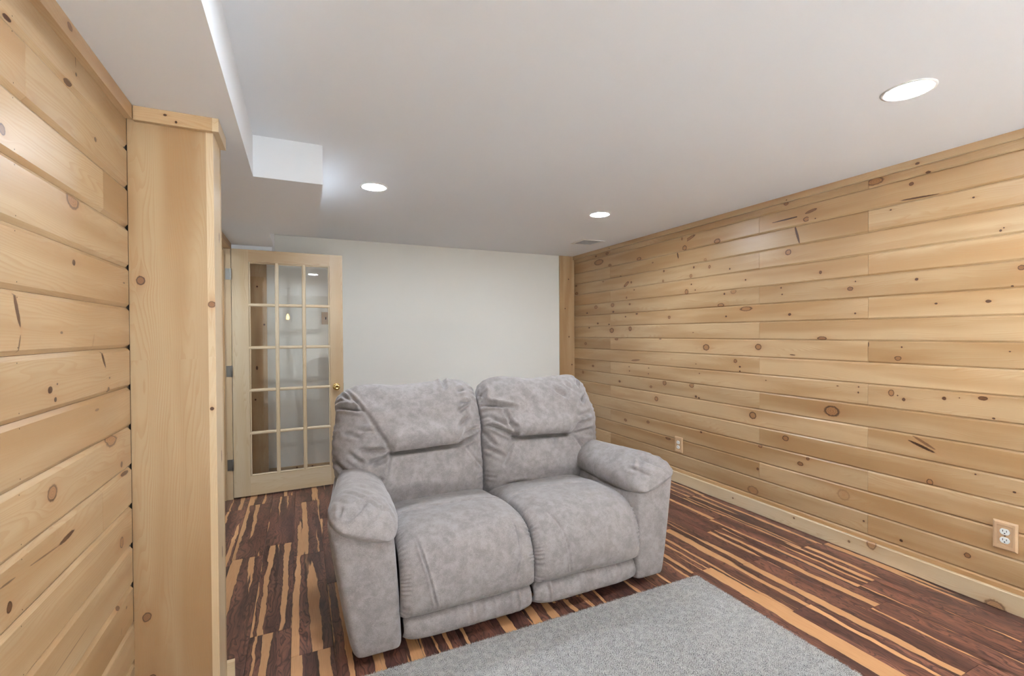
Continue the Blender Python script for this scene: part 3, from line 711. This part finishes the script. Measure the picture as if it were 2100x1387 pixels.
# short wool tufts
def tufts(n_, gen):
    P_ = gen(n_); n_ = len(P_)
    r_ = rng.uniform(.0018, .0030, n_); h_ = rng.uniform(.0035, .0065, n_)
    lean = rng.normal(0, .0022, (n_, 2)); ph = rng.uniform(0, 2 * PI, n_)
    V = np.zeros((n_, 4, 3))
    for i in range(3):
        V[:, i, 0] = P_[:, 0] + r_ * np.cos(ph + i * 2 * PI / 3); V[:, i, 1] = P_[:, 1] + r_ * np.sin(ph + i * 2 * PI / 3); V[:, i, 2] = P_[:, 2]
    V[:, 3, 0] = P_[:, 0] + lean[:, 0]; V[:, 3, 1] = P_[:, 1] + lean[:, 1]; V[:, 3, 2] = P_[:, 2] + h_
    b = np.arange(n_)[:, None] * 4
    F = np.concatenate([b + np.array([[0, 1, 3]]), b + np.array([[1, 2, 3]]), b + np.array([[2, 0, 3]])])
    return V.reshape(-1, 3), F.tolist()
def top_pts(n_):
    s = .0058
    gx, gy = np.meshgrid(np.arange(RX0, RX1, s), np.arange(.85, RY1, s))
    p = np.stack([gx.ravel(), gy.ravel(), np.full(gx.size, RZ - .0008)], 1)
    p[:, :2] += rng.uniform(-.0022, .0022, (len(p), 2)); return p
v, f = tufts(0, top_pts)
pl = mesh_obj('wool_pile', v, f, RUG, rug); pl['kind'] = 'stuff'
# fuzzy edge fibres
V, F = [], []
for i in range(2600):
    if i % 3:
        x = random.uniform(RX0, RX1); y = RY1; d = (random.gauss(0, .35), 1)
    else:
        y = random.uniform(.85, RY1); x = RX1; d = (1, random.gauss(0, .35))
    L_ = abs(random.gauss(.004, .0025)) + .001; z = random.uniform(.003, .012); w_ = .0011
    k = len(V)
    V += [(x - d[1] * w_, y - d[0] * w_, z), (x + d[1] * w_, y + d[0] * w_, z), (x, y, z + .002), (x + d[0] * L_, y + d[1] * L_, z - random.uniform(-.003, .002))]
    F += [[k, k + 1, k + 3], [k + 1, k + 2, k + 3], [k + 2, k, k + 3]]
ef = mesh_obj('edge_fuzz', V, F, RUG, rug); ef['kind'] = 'stuff'

# ------------------------------------------------------------------ loveseat
SX = .985                                     # centre line
sofa = empty('loveseat', (SX, 2.35, 0), 'grey microsuede reclining loveseat with two high backs and pillow arms', 'sofa')
def seg_dist(px, pz, s):
    ax, az, bx, bz = s[:4]
    dx, dz = bx - ax, bz - az; L2 = dx * dx + dz * dz + 1e-12
    t = np.clip(((px - ax) * dx + (pz - az) * dz) / L2, 0, 1)
    return np.hypot(px - ax - t * dx, pz - az - t * dz), t, (px - ax) * -dz + (pz - az) * dx
def folds(px, pz, L):
    o = np.zeros_like(px)
    for s in L:
        d, t, _ = seg_dist(px, pz, s); dep, w_ = s[4], s[5]
        k = np.sin(np.clip(t, .02, .98) * PI) ** .5 if dep < .03 else 1.0
        o += -dep * np.exp(-(d / w_) ** 2) * k + .45 * dep * np.exp(-((d - 1.9 * w_) / w_) ** 2) * k
    return o
def vnoise(x, y, z, f, seed=0):
    r = np.random.default_rng(seed); o = np.zeros_like(x)
    for i in range(7):
        k = r.normal(0, 1, 3); k = k / np.linalg.norm(k) * f * r.uniform(.6, 1.6); o += np.sin(k[0] * x + k[1] * y + k[2] * z + r.uniform(0, 6.28))
    return o / 7
def sheet(name, fM, nu, nv, tf, tb, disp=None, pu=6., pv=6., mat=None, parent=None, flip=False, udense=True):
    """closed puffy cushion: fM(u, v) is its visible face, the rim sits tf behind it, the rear tb behind the rim"""
    su = np.linspace(-1, 1, nu); u1 = np.sin(su * PI / 2) * .65 + su * .35; sv = np.linspace(-1, 1, nv); v1 = np.sin(sv * PI / 2) * .65 + sv * .35
    U_, V_ = np.meshgrid(u1, v1, indexing='ij')
    M = fM(U_, V_)
    Tu = np.gradient(M, axis=0); Tv = np.gradient(M, axis=1)
    N = np.cross(Tu, Tv); N /= np.linalg.norm(N, axis=2, keepdims=True) + 1e-12
    if flip: N = -N
    E = np.sqrt(np.clip(1 - np.abs(U_) ** pu, 0, 1)) * np.sqrt(np.clip(1 - np.abs(V_) ** pv, 0, 1))
    dd = disp(M, U_, V_) if disp else 0
    fade = np.clip(E * 2.2, 0, 1)
    front = M + N * (tf * (E - 1) + dd * fade)[..., None]
    back = M - N * (tf + tb * E)[..., None]
    idx = np.arange(nu * nv).reshape(nu, nv)
    bidx = idx.copy()
    inner = np.zeros((nu, nv), bool); inner[1:-1, 1:-1] = True
    bidx[inner] = nu * nv + np.arange(inner.sum())
    V = np.concatenate([front.reshape(-1, 3), back[inner]])
    F = []
    for A, rev in ((idx, False), (bidx, True)):
        q = np.stack([A[:-1, :-1], A[1:, :-1], A[1:, 1:], A[:-1, 1:]], -1).reshape(-1, 4)
        if rev != flip: q = q[:, ::-1]
        F.append(q)
    F = np.concatenate(F).tolist()
    return mesh_obj(name, V, F, mat or SUEDE, parent or sofa, smooth=True)
def interp(x, pts):
    """smooth interpolation through (x, y) pairs"""
    xs = np.array([p[0] for p in pts]); ys = np.array([p[1] for p in pts])
    m = np.gradient(ys, xs)
    i = np.clip(np.searchsorted(xs, x) - 1, 0, len(xs) - 2)
    h = xs[i + 1] - xs[i]; t = np.clip((x - xs[i]) / h, 0, 1)
    return (2 * t**3 - 3 * t**2 + 1) * ys[i] + (t**3 - 2 * t**2 + t) * h * m[i] + (-2 * t**3 + 3 * t**2) * ys[i + 1] + (t**3 - t**2) * h * m[i + 1]

FOLDS_BL = [(0.226, 0.72, 0.289, 0.671, 0.01, 0.012), (0.328, 0.658, 0.432, 0.696, 0.014, 0.014), (0.273, 0.731, 0.435, 0.727, 0.012, 0.014), (0.202, 0.832, 0.279, 0.811, 0.01, 0.012), (0.269, 0.836, 0.36, 0.831, 0.008, 0.012), (0.16, 0.974, 0.296, 0.942, 0.022, 0.01), (0.198, 1.042, 0.255, 0.992, 0.01, 0.01), (0.139, 0.682, 0.215, 0.618, 0.01, 0.014), (0.368, 0.58, 0.39, 0.588, 0.01, 0.01), (0.82, 0.718, 0.955, 0.759, 0.016, 0.012), (0.808, 0.81, 0.885, 0.864, 0.012, 0.012), (0.846, 0.77, 0.936, 0.798, 0.01, 0.012), (0.853, 0.948, 0.908, 0.953, 0.014, 0.008), (0.828, 0.898, 0.898, 0.936, 0.012, 0.009), (0.766, 1.023, 0.791, 1.081, 0.012, 0.012), (0.841, 1.006, 0.892, 1.022, 0.01, 0.01), (0.222, 1.059, 0.315, 0.927, 0.01, 0.007), (0.315, 0.927, 0.441, 0.712, 0.008, 0.009), (0.441, 0.709, 0.407, 0.598, 0.006, 0.007), (0.851, 0.708, 0.993, 0.532, 0.005, 0.007), (0.5, 0.43, 0.628, 0.439, 0.01, 0.014), (0.356, 0.985, 0.46, 0.949, 0.006, 0.03), (0.569, 0.413, 0.731, 0.42, 0.006, 0.012)]
SEAM_BL = [(0.44, 0.714, 0.82, 0.723, 0.05, 0.016)]
FOLDS_BR = [(1.0, 0.814, 1.168, 0.726, 0.016, 0.012), (0.921, 0.956, 1.189, 0.893, 0.02, 0.01), (0.958, 1.022, 1.023, 1.008, 0.014, 0.01), (0.964, 0.981, 1.067, 0.926, 0.012, 0.01), (0.977, 0.755, 1.058, 0.678, 0.012, 0.012), (0.984, 0.686, 1.095, 0.615, 0.01, 0.012), (1.022, 0.867, 1.127, 0.789, 0.01, 0.012), (1.127, 0.817, 1.173, 0.778, 0.01, 0.01), (1.565, 0.713, 1.761, 0.714, 0.01, 0.012), (1.609, 0.761, 1.752, 0.772, 0.01, 0.012), (1.565, 0.702, 1.751, 0.68, 0.01, 0.012), (1.627, 0.812, 1.743, 0.833, 0.008, 0.012), (1.489, 0.977, 1.557, 0.933, 0.014, 0.014), (1.584, 1.009, 1.619, 0.974, 0.008, 0.01), (1.681, 0.996, 1.717, 1.04, 0.012, 0.01), (1.671, 0.899, 1.734, 0.94, 0.012, 0.01), (1.565, 0.706, 1.656, 0.573, 0.006, 0.007), (1.157, 0.685, 1.087, 0.564, 0.006, 0.007), (1.445, 0.695, 1.424, 0.639, 0.008, 0.012), (1.172, 0.721, 1.097, 0.917, 0.008, 0.01), (1.565, 0.712, 1.635, 0.781, 0.007, 0.01), (1.024, 1.066, 1.008, 0.957, 0.012, 0.012), (1.213, 1.014, 1.299, 0.91, 0.006, 0.03), (1.094, 0.452, 1.233, 0.458, 0.008, 0.012)]
SEAM_BR = [(1.163, 0.726, 1.544, 0.714, 0.05, 0.016)]
BACK_PROF = [(0, 2.475, .37), (.14, 2.470, .50), (.25, 2.478, .60), (.355, 2.500, .70), (.46, 2.500, .80), (.57, 2.535, .895), (.67, 2.585, .975), (.75, 2.645, 1.033), (.82, 2.715, 1.058), (.89, 2.785, 1.035), (.95, 2.815, .975), (1.0, 2.82, .90)]
BY = [(p[0], p[1]) for p in BACK_PROF]; BZ = [(p[0], p[2]) for p in BACK_PROF]
OUT_X = [(0, .23), (.14, .150), (.355, .105), (.50, .112), (.60, .130), (.75, .148), (.82, .185), (.90, .24), (1.0, .28)]
def make_back(side):
    fl_, sm = (FOLDS_BL, SEAM_BL) if side < 0 else (FOLDS_BR, SEAM_BR)
    def M(u, v):
        t = (v + 1) / 2
        xo = interp(t, OUT_X)
        xi = SX - .002 - .016 * np.clip((t - .62) / .2, 0, 1) ** 2
        s = (u + 1) / 2
        x = xo + (xi - xo) * s if side < 0 else (2 * SX - xi) + (xi - xo) * s
        out = s if side > 0 else 1 - s           # 1 at the outer edge
        y = interp(t, BY) + .075 * np.clip((out - .72) / .28, 0, 1) ** 2
        z = interp(t, BZ)
        top = np.clip((t - .6) / .2, 0, 1)
        z = z + top * (.014 * np.cos(s * 2 * PI) + .016 * (1 - out) - .010)
        return np.stack([x, y, z], -1)
    def disp(M_, u, v):
        px, pz = M_[..., 0], M_[..., 2]; t = (v + 1) / 2
        face = np.clip((.86 - t) / .05, 0, 1)
        o = 1.9 * folds(px, pz, fl_) * face
        s = sm[0]
        xin = np.clip((px - s[0] + .03) / .05, 0, 1) * np.clip((s[2] + .03 - px) / .05, 0, 1)
        zl = s[1] + (s[3] - s[1]) * np.clip((px - s[0]) / (s[2] - s[0]), 0, 1)
        dz = pz - zl
        o += face * xin * (.040 * np.exp(-((dz - .055) / .060) ** 2) - .080 * np.exp(-((dz + .010) / .010) ** 2) - .012 * np.exp(-((dz + .05) / .05) ** 2))
        xm = (s[0] + s[2]) / 2
        o += face * .024 * np.exp(-((pz - .55) / .09) ** 2) * np.exp(-((px - xm) / .25) ** 2)
        # headrest pillow stands proud of the wings on either side
        half = (s[2] - s[0]) / 2 + .55 * np.clip(pz - zl, 0, .4)
        o += face * np.where(dz > 0, .009, 0) * np.clip((half - np.abs(px - xm)) / .03, 0, 1)
        o += .004 * vnoise(px, pz, M_[..., 1], 26., 3 + side) + .0025 * vnoise(px, pz * 1.6, M_[..., 1], 60., 9 + side)
        rim = np.clip((np.abs(u) - .84) / .16, 0, 1)
        o += .007 * rim * np.sin(pz * 150 + 2 * np.sin(pz * 37))
        return o
    return sheet('back_cushion', M, 170, 230, .105, .06, disp, 4.5, 14.0)
make_back(-1); make_back(1)

SEAT_L = [(.36, 1.02)]
PROF = [(0, 2.60, .452), (.18, 2.42, .468), (.36, 2.22, .490), (.50, 2.07, .486), (.62, 1.965, .448), (.73, 1.905, .365), (.84, 1.886, .270), (.93, 1.893, .180), (1.0, 1.93, .125)]
PY = [(p[0], p[1]) for p in PROF]; PZ = [(p[0], p[2]) for p in PROF]
def make_seat(x0, x1, seams, seed):
    def M(u, v):
        t = (v + 1) / 2
        x = (x0 + x1) / 2 + (x1 - x0) / 2 * u * (1 + .010 * np.sin(t * PI))
        y = interp(t, PY); z = interp(t, PZ) - .012 * np.abs(u) ** 3
        return np.stack([x, y, z], -1)
    def disp(M_, u, v):
        px, pz = M_[..., 0], M_[..., 2]
        front = np.clip((v - .1) / .25, 0, 1)
        o = front * folds(px, pz, [(a, b, c, d_, .009, .0045) for (a, b, c, d_) in seams])
        t = (v + 1) / 2
        e = np.clip((np.abs(u) - .86) / .14, 0, 1) * np.clip((t - .45) / .1, 0, 1)
        o += .009 * e * np.sin(t * 270 + 3 * np.sin(t * 23 + seed)) * (.6 + .4 * np.sin(t * 41))
        o += -.007 * np.exp(-((t - .33 - .01 * u) / .007) ** 2)
        o += .0045 * vnoise(px, M_[..., 1], pz, 13., seed) + .002 * vnoise(px, M_[..., 1], pz, 40., seed + 5)
        return o
    return sheet('seat_cushion', M, 150, 300, .055, .05, disp, 6., 10., flip=True)
make_seat(.372, .996, [(.417, .524, .451, .461), (.451, .461, .484, .328), (.484, .328, .514, .185), (.92, .48, .916, .355), (.916, .355, .874, .214)], 1)
make_seat(1.000, 1.622, [(1.094, .478, 1.146, .393), (1.146, .393, 1.166, .287), (1.166, .287, 1.177, .19)], 2)

def make_footrest(x0, x1, seed):
    PYf = [(0, 1.990), (.25, 1.945), (.45, 1.912), (.75, 1.905), (1., 1.945)]
    PZf = [(0, .190), (.25, .172), (.45, .135), (.75, .070), (1., .030)]
    r = np.random.default_rng(seed)
    wr_ = [(r.uniform(x0 + .05, x1 - .05), r.uniform(-.03, .03), r.uniform(.006, .013), r.uniform(.006, .014)) for _ in range(11)]
    def M(u, v):
        t = (v + 1) / 2
        x = (x0 + x1) / 2 + (x1 - x0) / 2 * u
        return np.stack([x, interp(t, PYf), interp(t, PZf)], -1)
    def disp(M_, u, v):
        px = M_[..., 0]; t = (v + 1) / 2; o = np.zeros_like(px)
        for (xc, sl, dp, wd) in wr_: o += dp * np.clip(1.25 - t, 0, 1) * np.clip(1.3 * (1 - t) + .15, 0, 1) * np.exp(-((px - xc - sl * (t - .5) - .02 * (t - .5) ** 2) / wd) ** 2) * np.sin(np.clip(t, 0, 1) * PI)
        e = np.clip((np.abs(u) - .88) / .12, 0, 1)
        o += .006 * e * np.sin(t * 60 + u * 30) * (1 - t)
        return o + .003 * vnoise(px, M_[..., 1], M_[..., 2], 22., seed)
    return sheet('footrest', M, 150, 60, .035, .05, disp, 7., 5., flip=True)
make_footrest(.385, .985, 4); make_footrest(.998, 1.598, 5)

def loft(name, secs, mat, parent, cap=True, smooth=True, mirror=False, post=None):
    """secs: list of rings, each (n, 3)"""
    A = np.array(secs)
    m, n = A.shape[:2]
    V = A.reshape(-1, 3)
    if post is not None: V = post(V)
    if mirror: V = V * np.array((-1, 1, 1)) + np.array((2 * SX, 0, 0))
    F = []
    for j in range(m - 1):
        for i in range(n):
            q = [j * n + i, j * n + (i + 1) % n, (j + 1) * n + (i + 1) % n, (j + 1) * n + i]
            F.append(q[::-1] if mirror else q)
    if cap:
        a = list(range(n))[::-1]; b = [(m - 1) * n + i for i in range(n)]
        F.append(a[::-1] if mirror else a); F.append(b[::-1] if mirror else b)
    return mesh_obj(name, V, F, mat, parent, smooth=smooth)
def superring(n, a, b, p):
    t = np.linspace(0, 2 * PI, n, endpoint=False)
    c, s = np.cos(t), np.sin(t)
    return np.sign(c) * np.abs(c) ** (2 / p) * a, np.sign(s) * np.abs(s) ** (2 / p) * b
def make_arm(mirror):
    secs = []
    lv = [(.045, .960), (.052, .985), (.07, 1.0), (.15, 1.0), (.25, 1.0), (.35, 1.0), (.45, 1.0), (.52, 1.0), (.555, .995), (.575, .975), (.588, .92), (.594, .80), (.596, .4)]
    for z, sc in lv:
        k = np.clip((z - .045) / .53, 0, 1)
        xo = .180 - .092 * k ** .85; xi = .385 - .022 * k
        yf = 1.918 + .012 * k; yb = 2.80 + .02 * k
        a = (xi - xo) / 2 * sc; b = (yb - yf) / 2 - (1 - sc) * .10
        x, y = superring(88, a, b, 9.)
        x = x + (xi + xo) / 2; y = y + (yf + yb) / 2
        x = x + .085 * np.clip((y - 2.0) / .8, 0, 1) * np.clip((xi - x) / (xi - xo), 0, 1)
        zz = z - (x - .09) * .34 * np.clip((z - .25) / .33, 0, 1)
        secs.append(np.stack([x, y, zz], -1))
    def post(V):
        o = V.copy()
        o[:, 1] -= .004 * vnoise(V[:, 0], V[:, 1], V[:, 2], 12., 8)
        return o
    return loft('arm', secs, SUEDE, sofa, mirror=mirror, post=post)
ARMF = [(.10, 2.0)]
def make_pad(mirror):
    secs = []
    n = 120
    Y0, Y1 = 1.905, 2.66
    for s in np.linspace(0, 1, 120):
        y = Y0 + (Y1 - Y0) * s
        e0 = np.clip(s / .34, 0, 1); e1 = np.clip((1 - s) / .18, 0, 1)
        g = (1 - (1 - e0) ** 2.3) ** .5 * (1 - (1 - e1) ** 2.4) ** .5
        g = max(g, .03)
        a = .163 * (.55 + .45 * g) if s < .5 else .158 * g ** .6
        a *= 1 - .30 * s
        b = .086 * g
        tilt = -.36 + .08 * s
        x, z = superring(n, a, b, 2.2)
        cx = .232 + .055 * s; cz = .536 + .026 * g - .006 * s
        xr = x * math.cos(tilt) - z * math.sin(tilt); zr = x * math.sin(tilt) + z * math.cos(tilt)
        secs.append(np.stack([cx + xr, np.full(n, y), cz + zr], -1))
    FZ = [(.131, .60, .197, .63, .010, .008), (.139, .597, .27, .648, .012, .008), (.276, .578, .352, .61, .012, .009), (.135, .612, .149, .637, .008, .007), (.12, .606, .213, .566, .010, .007), (.23, .57, .325, .58, .008, .008)]
    FW = [(.10, 2.02, .20, 1.93, .010, .012), (.17, 2.12, .31, 1.98, .012, .012), (.28, 2.06, .37, 1.97, .010, .010), (.12, 2.09, .17, 2.0, .008, .010), (.34, 2.12, .385, 2.0, .008, .010), (.15, 1.96, .30, 1.935, .008, .010), (.22, 2.2, .33, 2.12, .005, .014)]
    def post(V):
        o = V.copy()
        cen = np.stack([np.full(len(V), .235), V[:, 1], np.full(len(V), .58)], -1)
        dn = V - cen; dn /= np.linalg.norm(dn, axis=1, keepdims=True) + 1e-9
        f = .3 * folds(V[:, 0], V[:, 1], FW) + 1.0 * folds(V[:, 0], V[:, 2], FZ) * np.clip((2.06 - V[:, 1]) / .05, 0, 1) * np.clip((V[:, 2] - .50) / .05, 0, 1) + .0028 * vnoise(V[:, 0], V[:, 1], V[:, 2], 22., 5)
        f *= np.clip((V[:, 1] - Y0) / .03, 0, 1) * np.clip((Y1 - V[:, 1]) / .03, 0, 1)
        o += dn * f[:, None]
        o[:, 2] += f * .5
        return o
    return loft('arm_pillow', secs, SUEDE, sofa, mirror=mirror, post=post)
for mr in (False, True):
    make_arm(mr); make_pad(mr)
box('rear_frame', (.24, 2.68, .08), (1.73, 2.83, .78), SUEDE, sofa, .03)
box('seat_base', (.40, 2.03, .05), (1.57, 2.68, .36), BLACK, sofa, .01)
for x in (.26, 1.71):
    for y in (2.02, 2.70):
        mesh_obj('foot', *lathe([(.022, 0.0), (.026, .004), (.026, .050)], 16, 'z', (x, y, 0)), BLACK, sofa)

# ------------------------------------------------------------------ pendant seen mirrored in the door glass
px_, py_ = .20, -1.5
pd = empty('pendant_lamp', (px_, py_, 1.66), 'glass jar pendant with a glowing filament bulb, seen mirrored in the door pane', 'pendant lamp')
mesh_obj('canopy', *lathe([(.06, ZC), (.055, ZC - .02), (.01, ZC - .026)], 24, 'z', (px_, py_, 0)), BRONZE, pd, smooth=True)
mesh_obj('cord', *lathe([(.003, 1.83), (.003, ZC - .02)], 8, 'z', (px_, py_, 0)), BLACK, pd)
mesh_obj('socket', *lathe([(.018, 1.755), (.02, 1.76), (.02, 1.82), (.008, 1.835)], 16, 'z', (px_, py_, 0)), BRONZE, pd, smooth=True)
mesh_obj('glass_shade', *lathe([(.035, 1.83), (.075, 1.79), (.085, 1.74), (.085, 1.60), (.07, 1.575)], 32, 'z', (px_, py_, 0), caps=False), GLASS, pd, smooth=True)
mesh_obj('bulb', *lathe([(.013, 1.755), (.018, 1.73), (.031, 1.69), (.030, 1.665), (.018, 1.645), (.002, 1.640)], 24, 'z', (px_, py_, 0)), mat_emit('filament_glow', (1.0, .70, .25), 13.0), pd, smooth=True)
